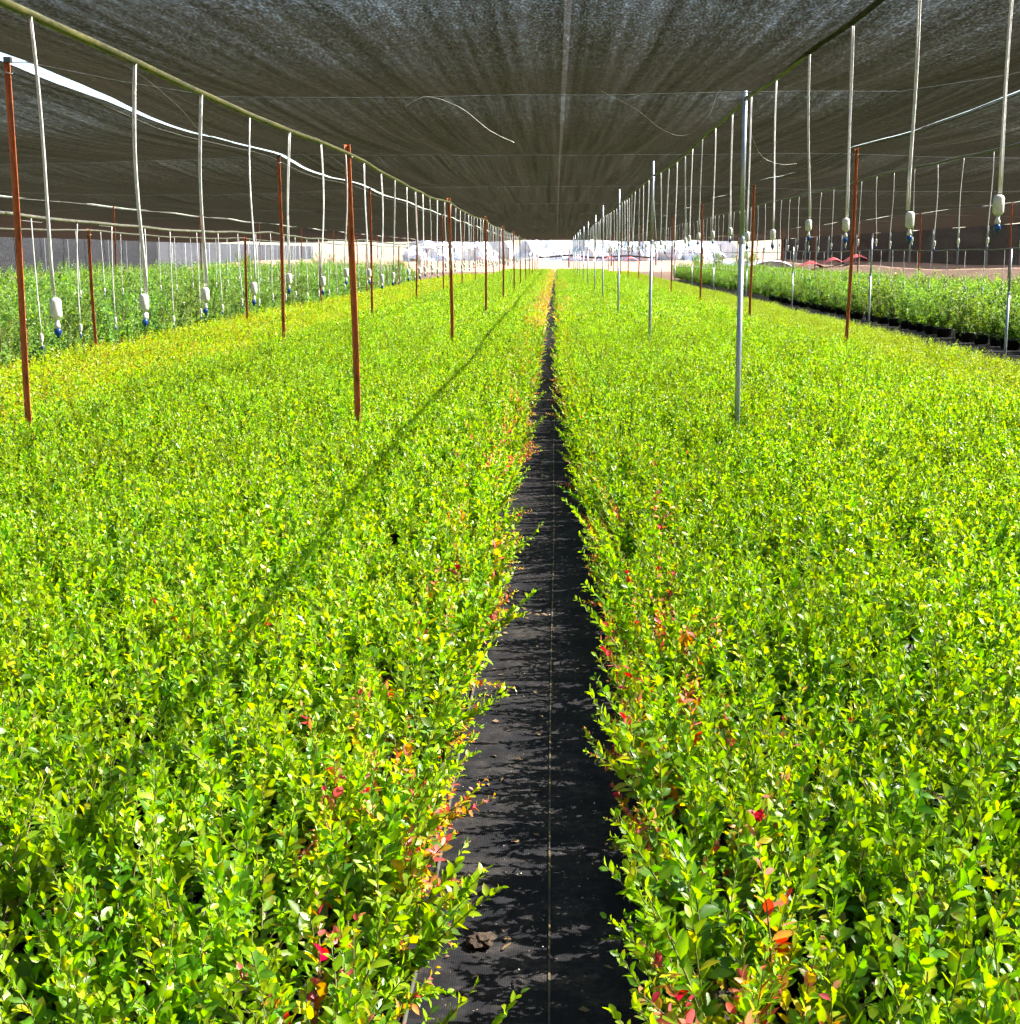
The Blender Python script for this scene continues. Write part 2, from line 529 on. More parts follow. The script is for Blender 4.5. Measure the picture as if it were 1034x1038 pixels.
red_row(-1.575, 11.1, 11, CAMZ + .84, 'short red steel post in the left bed, %s from the camera', 'red posts in the left bed')
red_row(-4.17, 10.9, 11, CAMZ + 1.45, 'tall red steel post under the sky gap, %s from the camera', 'tall red posts under the left ridge')
red_row(4.2, 9.75, 11, CAMZ + 1.46, 'tall red steel post under right ridge, %s from the camera', 'tall red posts under the right ridge')
red_row(-7.0, 20.9, 7, CAMZ + .40, 'short red steel post before left hedge, %s from the camera', 'short red posts before the left hedge')
red_row(-13.2, 21, 9, CAMZ + 1.45, 'red steel post rising from left hedge, %s from the camera', 'red posts in the left hedge')
red_row(13.2, 31, 8, CAMZ + 1.45, 'dark red steel post behind right hedge, %s from the camera', 'red posts behind the right hedge')

def grey_row(x, y0, n, hs, label, group, joint=True):
    for k in range(n):
        h = hs[min(k, len(hs) - 1)]
        p = empty('galvanized_post', (x + random.uniform(-.03, .03), y0 + CABD * k - (.8 if x > 5 and k else 0), 0), (R(random.uniform(-.4, .4)), R(random.uniform(-.4, .4)), 0))
        tag(p, label % ordw(k + 1), 'post', group)
        b = MB(); b.tube([(0, 0, -.3), (0, 0, h * .62), ], .0225, 10); link('lower_tube', b.mesh('lower_tube', M['galv'], True), p)
        b = MB(); b.tube([(0, 0, h * .62 - .03), (0, 0, h)], .0185, 10); link('upper_tube', b.mesh('upper_tube', M['galv'], True), p)
        b = MB(); b.lathe([(.025, -.03), (.027, -.02), (.027, .015), (.023, .025)], 10, c=(0, 0, h * .62)); col = link('collar', b.mesh('collar', M['galv']), p)
        b = MB(); b.tube([(.03, 0, h * .62), (.05, 0, h * .62)], .006, 6); link('bolt', b.mesh('bolt', M['galv']), col)
grey_row(1.43, 11.05, 11, [CAMZ + 1.24, CAMZ + 1.37, CAMZ + 1.43], 'tall grey galvanised post in the right bed, %s from the camera', 'grey posts in the right bed')
grey_row(7.0, 21.9, 8, [CAMZ + .08, CAMZ + .33, CAMZ + .2], 'shorter grey post on the mat before right hedge, %s from the camera', 'grey posts before the right hedge')

# ------------------------------------------------------------------ pipes and hanging sprinklers
def pipe_pt(P, y):
    x, h, sag, y0 = P
    k = ((y - y0) / CABD) % 1.0
    return (x + .05 * mnoise.noise(Vector((y * .25, x * 3, 2))), y, CAMZ + h - sag * 4 * k * (1 - k) + .015 * mnoise.noise(Vector((y * .9, x, 7))))
PIPES = {
    'L1': ((-1.60, .77, .05, 10.7), .0145, 'olive_pipe', 'olive irrigation pipe over left bed, beside the short red posts', -1, 126),
    'R1': ((1.47, 1.16, .03, 11.05), .016, 'olive_pipe', 'olive irrigation pipe over right bed, beside the grey posts', -1, 126),
    'L2': ((-4.24, .33, .05, 10.6), .015, 'dark_pipe', 'low grey pipe tied along the tall left red posts', 4, 126),
    'R2': ((4.55, 1.09, .03, 9.75), .014, 'dark_pipe', 'dark pipe high on the right beside the tall red posts', 4, 126),
    'L3': ((-7.0, .38, .05, 20.9), .014, 'dark_pipe', 'low grey pipe in front of the left hedge', 8, 90),
    'R3': ((7.0, .08, .03, 20.7), .012, 'dark_pipe', 'low pipe on the grey posts before the right hedge', 10, 95),
}
for k, (P, r_, mt, lab, ya, yb) in PIPES.items():
    b = MB(); b.tube([pipe_pt(P, y) for y in np.arange(ya, yb, .4)], r_, 7)
    o = link('irrigation_pipe', b.mesh('irrigation_pipe', M[mt], True)); tag(o, lab, 'pipe', 'irrigation pipes')

def sprinkler_meshes(L, double, small=False):
    """tube of length L hanging from z = 0, weight and nozzle below"""
    out = []
    for v in range(4):
        bow = random.uniform(-.014, .014); bx = random.uniform(-.012, .012)
        t = MB()
        pts = [(bow * math.sin(math.pi * u), bx * math.sin(math.pi * u * 1.5), .01 - u * (L - .14)) for u in np.linspace(0, 1, 9)]
        t.tube(pts, .0046, 6)
        if double:
            t.tube([(p[0] + .0075 + .0015 * math.sin(i), p[1] + .001, p[2]) for i, p in enumerate(pts)], .0034, 6)
        out.append(t.mesh('tube', M['white_tube'], True))
    s = .8 if small else 1.0
    wgt = MB(); wgt.lathe([(.008 * s, 0), (.015 * s, -.004), (.0185 * s, -.012), (.0185 * s, -.058), (.014 * s, -.066), (.006 * s, -.07)], 12, c=(0, bx * 0, -(L - .145)))
    nz = MB(); nz.lathe([(.006 * s, 0), (.007 * s, -.014), (.010 * s, -.02), (.0085 * s, -.03)], 10, c=(0, 0, -(L - .075)))
    bl = MB(); bl.lathe([(.006 * s, 0), (.0105 * s, -.005), (.0122 * s, -.013), (.010 * s, -.021), (.005 * s, -.027), (.003 * s, -.034)], 10, c=(0, 0, -(L - .047)))
    return out, wgt.mesh('weight', M['white_plastic'], True), nz.mesh('nozzle_body', M['white_plastic'], True), bl.mesh('nozzle', M['blue_plastic'], True)

def sprinklers(key, y0, step, n, L, label, group, double=True, small=False):
    P = PIPES[key][0]
    tubes, wm, nm, bm = sprinkler_meshes(L, double, small)
    for k in range(n):
        y = y0 + step * k + random.uniform(-.04, .04)
        p = empty('hanging_sprinkler', pipe_pt(P, y), (R(random.uniform(-1.8, 1.8)), R(random.uniform(-1.8, 1.8)), random.uniform(0, 6.28)))
        p.scale = (1, 1, random.uniform(.955, 1.045))
        tag(p, label % ordw(k + 1), 'sprinkler', group)
        link('tube', random.choice(tubes), p)
        link('weight', wm, p)
        nb = link('nozzle', bm, p)
        link('nozzle_body', nm, nb)
    return y0 + step * n

far = MB()
def far_tubes(key, y0, step, y1, L):
    P = PIPES[key][0]; y = y0
    while y < y1:
        p = Vector(pipe_pt(P, y))
        far.tube([p, p - Vector((0, 0, L - .1))], .005, 4)
        far.tube([p - Vector((0, 0, L - .12)), p - Vector((0, 0, L - .02))], .017, 5)
        y += step
SPR = [
    ('L1', 4.33, 1.06, 54, 1.03, 'white sprinkler tube hanging from left olive pipe, %s from the camera', 'sprinklers on the left olive pipe', True, False),
    ('R1', 3.66, 1.17, 50, 1.11, 'white sprinkler tube hanging from right olive pipe, %s from the camera', 'sprinklers on the right olive pipe', True, False),
    ('L2', 10.2, 1.05, 44, 1.05, 'sprinkler tube on the low pipe along left ridge, %s from the camera', 'sprinklers on the low left pipe', False, True),
    ('R2', 12.9, 1.06, 44, 1.04, 'sprinkler tube on the high right dark pipe, %s from the camera', 'sprinklers on the high right pipe', False, True),
    ('L3', 17.2, 1.05, 36, 1.0, 'sprinkler tube in front of the left hedge, %s from the camera', 'sprinklers before the left hedge', False, True),
    ('R3', 20.1, 1.05, 40, .75, 'short sprinkler tube before the right hedge, %s from the camera', 'sprinklers before the right hedge', False, True),
]
for s in SPR:
    yn = sprinklers(*s)
    far_tubes(s[0], yn, s[2], PIPES[s[0]][5] - 1, s[4])
o = link('distant_sprinklers', far.mesh('distant_sprinklers', M['white_tube']))
tag(o, 'distant rows of hanging sprinkler tubes under the net', 'sprinklers', None, 'stuff')

# loose wires under the net
WIRES = [
    ([(-1.10, 10.4, 2.93), (-.95, 10.5, 3.005), (-.72, 10.6, 2.94), (-.5, 10.7, 2.78), (-.32, 10.8, 2.70)], 'loose curved wire hanging left of the net seam'),
    ([(.30, 10.7, 2.96), (.58, 10.7, 2.82), (.80, 10.7, 2.66), (.98, 10.75, 2.63), (1.14, 10.8, 2.77), (1.24, 10.9, 2.97), (1.42, 11.0, 3.0)], 'loose looping wire tied to top of first grey post'),
    ([(-2.42, 8.0, 2.80), (-2.3, 8.0, 2.72), (-2.15, 8.1, 2.58), (-2.05, 8.2, 2.45), (-1.9, 8.3, 2.40)], 'loose wire drooping beside left olive pipe'),
    ([(1.45, 11.1, 2.92), (1.50, 11.1, 2.68), (1.60, 11.15, 2.5), (1.75, 11.2, 2.44), (1.9, 11.3, 2.45)], 'loose wire drooping right of first grey post'),
]
for pts, lab in WIRES:
    ps = [Vector(p) for p in pts]; fine = []
    for i in range(len(ps) - 1):
        p0 = ps[max(i - 1, 0)]; p1 = ps[i]; p2 = ps[i + 1]; p3 = ps[min(i + 2, len(ps) - 1)]
        for u in np.linspace(0, 1, 7)[:-1]:
            fine.append(.5 * ((2 * p1) + (p2 - p0) * u + (2 * p0 - 5 * p1 + 4 * p2 - p3) * u * u + (3 * p1 - p0 - 3 * p2 + p3) * u ** 3))
    fine.append(ps[-1])
    b = MB(); b.tube([p - Vector((0, 0, .115)) if p.x < -.2 and p.x > -1.2 else p for p in fine], .0019, 5)
    o = link('loose_wire', b.mesh('loose_wire', M['cable'])); tag(o, lab, 'wire', 'loose wires')

# ------------------------------------------------------------------ blueberry plants
def leaf_colour(cls, t, r):
    """colour of one leaf: t = 0 at the shoot's base, 1 at its tip"""
    u = r.random()
    deep = np.array((.058, .15, .012)); mid = np.array((.125, .225, .007)); lime = np.array((.26, .39, .006)); yel = np.array((.44, .42, .012))
    org = np.array((.45, .20, .03)); red = np.array((.44, .045, .04)); pink = np.array((.60, .19, .16)); oliv = np.array((.15, .17, .015)); grey = np.array((.15, .22, .09))
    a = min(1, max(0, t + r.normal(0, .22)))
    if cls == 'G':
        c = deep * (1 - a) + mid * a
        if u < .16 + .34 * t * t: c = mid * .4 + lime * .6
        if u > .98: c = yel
    elif cls == 'Y':
        c = mid * (1 - a) + lime * a
        if u < .22: c = deep * .5 + mid * .5
        if u > .95: c = yel
        if u > .99: c = org
    elif cls == 'R':
        c = (mid * (1 - a) + lime * a)
        if u < .46 - .40 * t: c = [red, pink, org, org * .5 + yel * .5, pink * .5 + yel * .5, org * .5 + mid * .5][int(r.integers(0, 6))]
        elif u > .88: c = yel
    elif cls == 'E':     # sun-reddened plants along the walkway
        c = (mid * (1 - a) + lime * a)
        if u < .84 - .35 * t: c = [red, pink, org, org * .5 + yel * .5, pink * .7 + yel * .3, red * .5 + pink * .5][int(r.integers(0, 6))]
        elif u > .85: c = yel
    elif cls == 'O':
        c = oliv * (1 - a) + (lime * .6 + oliv * .4) * a
        if u > .9: c = yel * .7
        if u < .1: c = deep
    elif cls == 'A':     # autumn tinged low bed
        c = (oliv * .6 + mid * .4) * (1 - a) + (lime * .7 + yel * .2 + oliv * .1) * a
        if u > .78: c = yel * .85
        if u > .92: c = org * .85
    elif cls == 'T':     # tall hedge, cooler green
        c = (deep * .6 + grey * .3) * (1 - a) + (mid * .6 + grey * .4) * a
        if u < .16 + .2 * t: c = mid * .35 + lime * .65
    elif cls == 'H':     # left hedge, haze painted into its leaf colour as paler grey-green
        c = (deep * .6 + grey * .5) * (1 - a) + (mid * .55 + grey * .6) * a
        if u < .2: c = mid * .3 + lime * .6
    return np.clip(c * r.uniform(.75, 1.25), 0, .9)

FULL_F = [(0, 2, 1), (0, 3, 2), (1, 2, 5, 4), (2, 3, 6, 5), (4, 5, 8, 7), (5, 6, 9, 8), (7, 8, 10), (8, 9, 10)]
LOD_F = [(0, 2, 3), (0, 3, 1)]
def leaf_verts(r, L, W, lod):
    f = W * r.uniform(.05, .3); k = L * r.uniform(-.05, .28)
    def bend(x): return -k * x * x
    if lod:
        return np.array([(0, 0, 0), (.5 * L, .5 * W, f + bend(.5)), (.5 * L, -.5 * W, f + bend(.5)), (L, 0, bend(1))])
    rows_ = [(0, 0, 0)]
    for x_, w_, fk in ((.17, .31, .8), (.44, .5, 1.0), (.76, .34, .7)):
        rows_ += [(x_ * L, w_ * W, f * fk + bend(x_)), (x_ * L, 0, bend(x_)), (x_ * L, -w_ * W, f * fk + bend(x_))]
    return np.array(rows_ + [(L, 0, bend(1.0))])

class Geo:
    def __init__(s): s.v = []; s.f = []; s.c = []; s.m = []; s.n = 0
    def add(s, v, f, c, m):
        s.v.append(np.asarray(v)); s.f += [tuple(i + s.n for i in q) for q in f]; s.m += [m] * len(f)
        s.c.append(np.tile(np.append(c, 1.0), (len(v), 1)) if np.ndim(c) == 1 else c); s.n += len(v)
    def merge(s, g, mat):
        for_v = np.concatenate(g.v); mm = np.array(mat)
        vv = for_v @ mm[:3, :3].T + mm[:3, 3]
        s.v.append(vv); s.f += [tuple(i + s.n for i in q) for q in g.f]; s.m += g.m; s.c += g.c; s.n += len(vv)
    def mesh(s, name, mats):
        me = bpy.data.meshes.new(name)
        me.from_pydata(np.concatenate(s.v).tolist(), [], s.f)
        for m in mats: me.materials.append(m)
        me.polygons.foreach_set('material_index', s.m)
        me.polygons.foreach_set('use_smooth', [True] * len(me.polygons))
        at = me.color_attributes.new('col', 'FLOAT_COLOR', 'POINT')
        at.data.foreach_set('color', np.concatenate(s.c).astype(np.float32).ravel())
        me.update()
        return me

def make_shoot(r, length, nleaf, lsize, cls, lod=False, curve=.25):
    """an upright shoot from the origin along +z; returns (stem, foliage)"""
    st = Geo(); fo = Geo()
    ca = r.uniform(0, 6.283); cv = curve * r.uniform(.2, 1.0)
    wob = r.uniform(-.02, .02, 2)
    def P(t):
        d = cv * t * t * length
        return np.array((d * math.cos(ca) + wob[0] * math.sin(t * 5), d * math.sin(ca) + wob[1] * math.sin(t * 4), length * (t - .12 * cv * t * t)))
    ts = np.linspace(0, 1, 3 if lod else 6)
    ns = 3 if lod else 4
    vs = []
    for t in ts:
        p = P(t); rr = .0032 * (1 - .7 * t)
        for k in range(ns):
            a = 2 * math.pi * k / ns
            vs.append(p + np.array((rr * math.cos(a), rr * math.sin(a), 0)))
    fs = [(i * ns + k, i * ns + (k + 1) % ns, (i + 1) * ns + (k + 1) % ns, (i + 1) * ns + k) for i in range(len(ts) - 1) for k in range(ns)]
    st.add(vs, fs, np.array((.12, .14, .03)), 0)
    ang = r.uniform(0, 6.28)
    for i in range(nleaf):
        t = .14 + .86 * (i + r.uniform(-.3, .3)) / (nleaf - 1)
        t = min(1, max(.08, t))
        ang += 2.4 + r.normal(0, .35)
        size = lsize * (1.05 - .62 * max(0, t - .55) / .45 - .25 * max(0, .3 - t)) * r.uniform(.72, 1.22)
        el = R(r.normal(24 + 36 * t, 20))
        rad = np.array((math.cos(ang), math.sin(ang), 0.0))
        d = rad * math.cos(el) + np.array((0, 0, math.sin(el)))
        sd = np.array((-math.sin(ang), math.cos(ang), 0.0))
        n_ = np.cross(d, sd)
        rl = r.normal(0, .45)
        sd, n_ = sd * math.cos(rl) + n_ * math.sin(rl), n_ * math.cos(rl) - sd * math.sin(rl)
        lv = leaf_verts(r, size, size * r.uniform(.5, .68), lod)
        p = P(t) + d * .003
        v = p + lv[:, :1] * d + lv[:, 1:2] * sd + lv[:, 2:3] * n_
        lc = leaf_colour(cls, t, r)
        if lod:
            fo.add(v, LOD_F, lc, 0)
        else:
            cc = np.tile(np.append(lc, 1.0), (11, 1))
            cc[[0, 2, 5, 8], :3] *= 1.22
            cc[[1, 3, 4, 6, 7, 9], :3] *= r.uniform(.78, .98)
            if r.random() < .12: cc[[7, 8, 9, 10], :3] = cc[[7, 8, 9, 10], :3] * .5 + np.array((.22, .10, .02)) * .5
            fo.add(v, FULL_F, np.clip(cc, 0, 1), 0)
    return st, fo

# shoot library
SH = {}
SHM = {}
for cls, nv in (('G', 12), ('Y', 10), ('R', 9), ('E', 9)):
    SH[cls] = []; SHM[cls] = []
    for i in range(nv):
        L = .22 + .17 * (i / (nv - 1))
        s = make_shoot(rng, L, int(22 + 40 * (L - .2)) + 4, .0405, cls)
        SH[cls].append(s)
        SHM[cls].append((s[0].mesh('stem', [M['stem']]), s[1].mesh('foliage', [M['leaf']])))

def shoot_matrix(r, spread, edge=None, soil=.16, tilt_max=34):
    a = r.uniform(0, 6.283); q = math.sqrt(r.random())
    tilt = R(3 + tilt_max * q)
    if edge is not None and r.random() < .3:
        a = edge + r.normal(0, .6); tilt = R(r.uniform(18, 46))
    pos = Vector((spread * q * math.cos(a), spread * q * math.sin(a), soil))
    ax = Vector((-math.sin(a), math.cos(a), 0))
    m = Matrix.Translation(pos) @ Matrix.Rotation(tilt, 4, ax) @ Matrix.Rotation(r.uniform(0, 6.283), 4, 'Z') @ Matrix.Scale(r.uniform(.82, 1.12), 4)
    return m

def plant_recipe(cls, r, n=9, edge=None):
    out = []
    for i in range(n):
        c = cls
        if cls in 'GY' and r.random() < .22: c = 'Y' if cls == 'G' else 'G'
        if cls == 'R' and r.random() < .3: c = 'Y'
        if cls == 'E' and r.random() < .82: c = 'Y' if r.random() < .6 else 'G'
        i_ = int(r.integers(0, len(SH[c])))
        out.append((c, i_, shoot_matrix(r, .075, None if cls == 'E' else edge)))
    if edge is not None:
        # low side shoots leaning over the rim of the pot towards the walkway
        for i in range(8 if cls == 'E' else 4):
            c = 'E' if (cls == 'E' or r.random() < .3) else cls
            a = edge + r.normal(0, .75); tilt = R(r.uniform(38, 84))
            m = Matrix.Translation(Vector((.07 * math.cos(a), .07 * math.sin(a), .17))) @ Matrix.Rotation(tilt, 4, Vector((-math.sin(a), math.cos(a), 0))) @ Matrix.Rotation(r.uniform(0, 6.283), 4, 'Z') @ Matrix.Scale(r.uniform(.42, .70), 4)
            out.append((c, int(r.integers(0, len(SH[c]))), m))
    return out

POT_MB = MB()
POT_MB.lathe([(.082, .0), (.102, .165), (.109, .166), (.110, .19), (.103, .192), (.098, .16)], 14)
pot_me = POT_MB.mesh('pot', M['black_plastic'], True)
SOIL_MB = MB(); SOIL_MB.lathe([(.097, .158), (.05, .166), (.01, .168)], 12); soil_me = SOIL_MB.mesh('soil', M['soil'])

# plant positions -----------------------------------------------------------
SP = .27
def right_shift(y): return -.15 * sstep(5, 18, y)
plants = []       # (x, y, class, edge_angle, side, row, scale)
def density(x, y, s, z=0): return mnoise.noise(Vector((x * s, y * s, z)))
for side in (-1, 1):
    nrow = 15
    for row in range(nrow):
        y = -2.2
        while y < 123.5:
            x = side * ((.445 if side < 0 else .385) + SP * row)
            yy = y + random.uniform(-.05, .05) + (.13 if row % 2 else 0)
            xx = x + random.uniform(-.045, .045) + .05 * density(side * 9, yy, .7, 71) + (right_shift(yy) if side > 0 else 0)
            y += SP
            dn = density(xx, yy, .9, 3)
            if density(xx, yy, 2.1, 11) < -.72 and row > 0: continue
            u = random.random()
            dn2 = density(xx, yy, .5, 17)
            if side < 0:
                cls = 'Y' if u < .74 + .25 * dn2 else 'G'
                if row == 0: cls = 'E' if random.random() < .68 + .5 * density(0, yy, .8, 51) else 'Y'
                elif row == 1 and random.random() < .10: cls = 'R'
                elif density(xx, yy, 1.1, 29) > .6 or random.random() < .01: cls = 'R'
            else:
                near = 1 - sstep(5, 13, yy)
                cls = 'Y' if u < .64 - .42 * near + .25 * dn2 else 'G'
                if row == 0: cls = 'E' if random.random() < (.62 if yy < 8 else .12) + .5 * density(0, yy, .8, 61) else cls
                elif row == 1 and random.random() < .06 * near: cls = 'R'
                elif density(xx, yy, 1.1, 41) > .66: cls = 'R'
            edge = None
            if row == 0: edge = 0.0 if side < 0 else math.pi
            sc = 1.07 + .17 * dn + random.uniform(-.08, .08)
            if side > 0 and yy < 5: sc *= 1.06
            plants.append((xx, yy, cls, edge, side, row, sc))

# which of them are seen largest
Rm = cam.rotation_euler.to_matrix()
def project(p):
    v = Rm.transposed() @ (Vector(p) - cam.location)
    d = -v.z
    if d < .2: return None
    f = 48.55 / 36
    return .5 + v.x / d * f * (1038 / 1034), .5 - v.y / d * f, d
cand = []
for i, p in enumerate(plants):
    q = project((p[0], p[1], .42))
    if q and -.02 < q[0] < 1.02 and q[1] < 1.035:
        cand.append((q[2], i))
cand.sort()
near_ids = set(i for _, i in cand[:300])

# individual plants
CL_WORD = {'G': 'green', 'Y': 'yellow-green', 'R': 'red-tinged', 'E': 'red-leaved'}
counter = {}
near_sorted = sorted(near_ids, key=lambda i: plants[i][1])
for i in near_sorted:
    x, y, cls, edge, side, row, sc = plants[i]
    counter[(side, row)] = counter.get((side, row), 0) + 1
    root = empty('blueberry_plant', (x, y, .012), (0, 0, 0))
    tag(root, '%s blueberry plant, %s bed, %s row from walkway, %s from the front' % (CL_WORD[cls], 'left' if side < 0 else 'right', ordw(row + 1), ordw(counter[(side, row)])), 'plant', 'young blueberry plants nearest the camera')
    pt = link('pot', pot_me, root); pt.rotation_euler = (0, 0, random.uniform(0, 6))
    link('soil', soil_me, pt)
    for c, k, m in plant_recipe(cls, rng, 19, edge):
        sm, fm = SHM[c][k]
        so = link('stem', sm, root)
        so.matrix_local = Matrix.Scale(sc, 4, (0, 0, 1)) @ m
        fo = link('foliage', fm, so); fo['kind'] = 'stuff'

# library plants for the far rows, scattered with geometry nodes
LIB = []
def lib_add(g, mats):
    me = g.mesh('library_plant', mats)
    o = bpy.data.objects.new('library_%03d' % len(LIB), me)
    LIB.append(o)
    return len(LIB) - 1
def full_variant(cls, edge=None):
    g = Geo()
    for c, k, m in plant_recipe(cls, rng, 17, edge):
        st, fo = SH[c][k]
        s2 = Geo(); s2.merge(st, m); s2.m = [1] * len(s2.f)
        g.merge(fo, m); g.v += s2.v; g.f += [tuple(i + g.n for i in q) for q in s2.f]; g.c += s2.c; g.m += s2.m; g.n += s2.n
    # black pot, low-poly
    n = 8; vs = []
    for r_, z in ((.082, 0), (.108, .18), (.097, .17)):
        vs += [(r_ * math.cos(2 * math.pi * k / n), r_ * math.sin(2 * math.pi * k / n), z) for k in range(n)]
    fs = [(i * n + k, i * n + (k + 1) % n, (i + 1) * n + (k + 1) % n, (i + 1) * n + k) for i in range(2) for k in range(n)] + [tuple(2 * n + k for k in range(n))]
    g.add(vs, fs, np.array((.02, .02, .02)), 2)
    return lib_add(g, [M['leaf'], M['stem'], M['black_plastic']])
VAR = {}
for cls in 'GYRE':
    VAR[cls] = [full_variant(cls) for _ in range(9)]
VAR['edgeL'] = [full_variant('E', 0.0) for _ in range(5)] + [full_variant('Y', 0.0) for _ in range(2)]
VAR['edgeR'] = [full_variant('R', math.pi) for _ in range(2)] + [full_variant('G', math.pi) for _ in range(3)] + [full_variant('Y', math.pi) for _ in range(2)]
def lod_variant(cls, nsh, nl, ls, h=.33, spread=.09, tilt=38):
    g = Geo()
    for _ in range(nsh):
        st, fo = make_shoot(rng, h * rng.uniform(.75, 1.15), nl, ls, cls, True)
        g.merge(fo, shoot_matrix(rng, spread, None, .15, tilt))
    return lib_add(g, [M['leaf']])
for cls in 'GYRE':
    VAR[cls + 'l'] = [lod_variant(cls, 8, 14, .058) for _ in range(6)]
VAR['O'] = [lod_variant('O', 11, 13, .034, .22, .08) for _ in range(6)]
VAR['A'] = [lod_variant('A', 10, 13, .042, .28, .09) for _ in range(7)]

def bush_geo(r, h, rad, n, cls='T', base=.14):
    """tall bush: canes with side shoots"""
    g = Geo(); stg = Geo()
    ncane = 9
    for c in range(ncane):
        a = r.uniform(0, 6.283); q = math.sqrt(r.random())
        tip = np.array((rad * .8 * q * math.cos(a), rad * .8 * q * math.sin(a), h * r.uniform(.68, .95)))
        b0 = np.array((.08 * q * math.cos(a), .08 * q * math.sin(a), base))
        mid = (b0 + tip) / 2 + np.array((0, 0, .12)) + r.normal(0, .04, 3)
        pts = [b0, mid, tip]
        vs = []
        for j, p in enumerate(pts):
            rr = .009 * (1 - .3 * j)
            vs += [p + np.array((rr * math.cos(2.094 * k), rr * math.sin(2.094 * k), 0)) for k in range(3)]
        stg.add(vs, [(i * 3 + k, i * 3 + (k + 1) % 3, (i + 1) * 3 + (k + 1) % 3, (i + 1) * 3 + k) for i in range(2) for k in range(3)], np.array((.1, .08, .04)), 1)
        for s in range(n + 3):
            t = r.uniform(.0, 1.0) if s < n else r.uniform(0, .2)
            p = b0 * (1 - t) ** 2 + mid * 2 * t * (1 - t) + tip * t * t
            st, fo = make_shoot(r, r.uniform(.16, .34), 11, .058, cls, True)
            a2 = r.uniform(0, 6.283); ax = Vector((-math.sin(a2), math.cos(a2), 0))
            m = Matrix.Translation(Vector(p)) @ Matrix.Rotation(R(r.uniform(5, 75) * (1.1 - .6 * t)), 4, ax)
            g.merge(fo, m)
    return stg, g
BUSHES = {}
for bc in 'TH':
    BUSHES[bc] = []
    for i in range(7):
        stg, g = bush_geo(rng, rng.uniform(.92, 1.26), rng.uniform(.42, .58), 9 if bc == 'T' else 7, bc)
        BUSHES[bc].append((stg.mesh('canes', [M['stem'], M['stem']]), g.mesh('foliage', [M['leaf']])))
        g2 = Geo(); g2.merge(g, Matrix.Identity(4)); g2.merge(stg, Matrix.Identity(4))
        VAR.setdefault(bc, []).append(lib_add(g2, [M['leaf'], M['stem']]))

libcol = bpy.data.collections.new('plant_library')
for o in LIB: libcol.objects.link(o)

def gn_group():
    ng = bpy.data.node_groups.new('scatter_plants', 'GeometryNodeTree')
    ng.interface.new_socket('Geometry', in_out='INPUT', socket_type='NodeSocketGeometry')
    ng.interface.new_socket('Geometry', in_out='OUTPUT', socket_type='NodeSocketGeometry')
    gi = ng.nodes.new('NodeGroupInput'); go = ng.nodes.new('NodeGroupOutput')
    ci = ng.nodes.new('GeometryNodeCollectionInfo')
    ci.inputs['Collection'].default_value = libcol
    ci.inputs['Separate Children'].default_value = True
    ci.inputs['Reset Children'].default_value = True
    ip = ng.nodes.new('GeometryNodeInstanceOnPoints')
    ip.inputs['Pick Instance'].default_value = True
    def attr(name, t):
        a = ng.nodes.new('GeometryNodeInputNamedAttribute'); a.data_type = t; a.inputs['Name'].default_value = name
        return a.outputs['Attribute']
    ng.links.new(gi.outputs[0], ip.inputs['Points'])
    ng.links.new(ci.outputs[0], ip.inputs['Instance'])
    ng.links.new(attr('idx', 'INT'), ip.inputs['Instance Index'])
    e = ng.nodes.new('FunctionNodeEulerToRotation')
    ng.links.new(attr('rot', 'FLOAT_VECTOR'), e.inputs[0])
    ng.links.new(e.outputs[0], ip.inputs['Rotation'])
    ng.links.new(attr('scl', 'FLOAT_VECTOR'), ip.inputs['Scale'])
    ng.links.new(ip.outputs[0], go.inputs[0])
    return ng
GN = gn_group()

def scatter(name, rows, label, cat):
    """rows: (x, y, z, idx, rotz, sx, sz)"""
    me = bpy.data.meshes.new(name)
    me.from_pydata([r_[:3] for r_ in rows], [], [])
    a = me.attributes.new('idx', 'INT', 'POINT'); a.data.foreach_set('value', [r_[3] for r_ in rows])
    a = me.attributes.new('rot', 'FLOAT_VECTOR', 'POINT'); a.data.foreach_set('vector', np.array([(0, 0, r_[4]) for r_ in rows], dtype=np.float32).ravel())
    a = me.attributes.new('scl', 'FLOAT_VECTOR', 'POINT'); a.data.foreach_set('vector', np.array([(r_[5], r_[5], r_[6]) for r_ in rows], dtype=np.float32).ravel())
    o = link(name, me)
    md = o.modifiers.new('scatter', 'NODES'); md.node_group = GN
    tag(o, label, cat, None, 'stuff')
    return o

rowsL = []; rowsR = []
for i, (x, y, cls, edge, side, row, sc) in enumerate(plants):
    if i in near_ids: continue
    rot = random.uniform(0, 6.283)
    if y > 26:
        idx = random.choice(VAR[cls + 'l'])
    elif row == 0:
        idx = random.choice(VAR['edgeL' if side < 0 else 'edgeR']); rot = random.uniform(-.5, .5)
    else:
        idx = random.choice(VAR[cls])
    (rowsL if side < 0 else rowsR).append((x, y, .012, idx, rot, 1.0, sc))
scatter('blueberry_bed', rowsL, 'dense bright yellow-green blueberry bed left of the walkway', 'plants')
scatter('blueberry_bed', rowsR, 'dense bright green blueberry bed right of the walkway', 'plants')

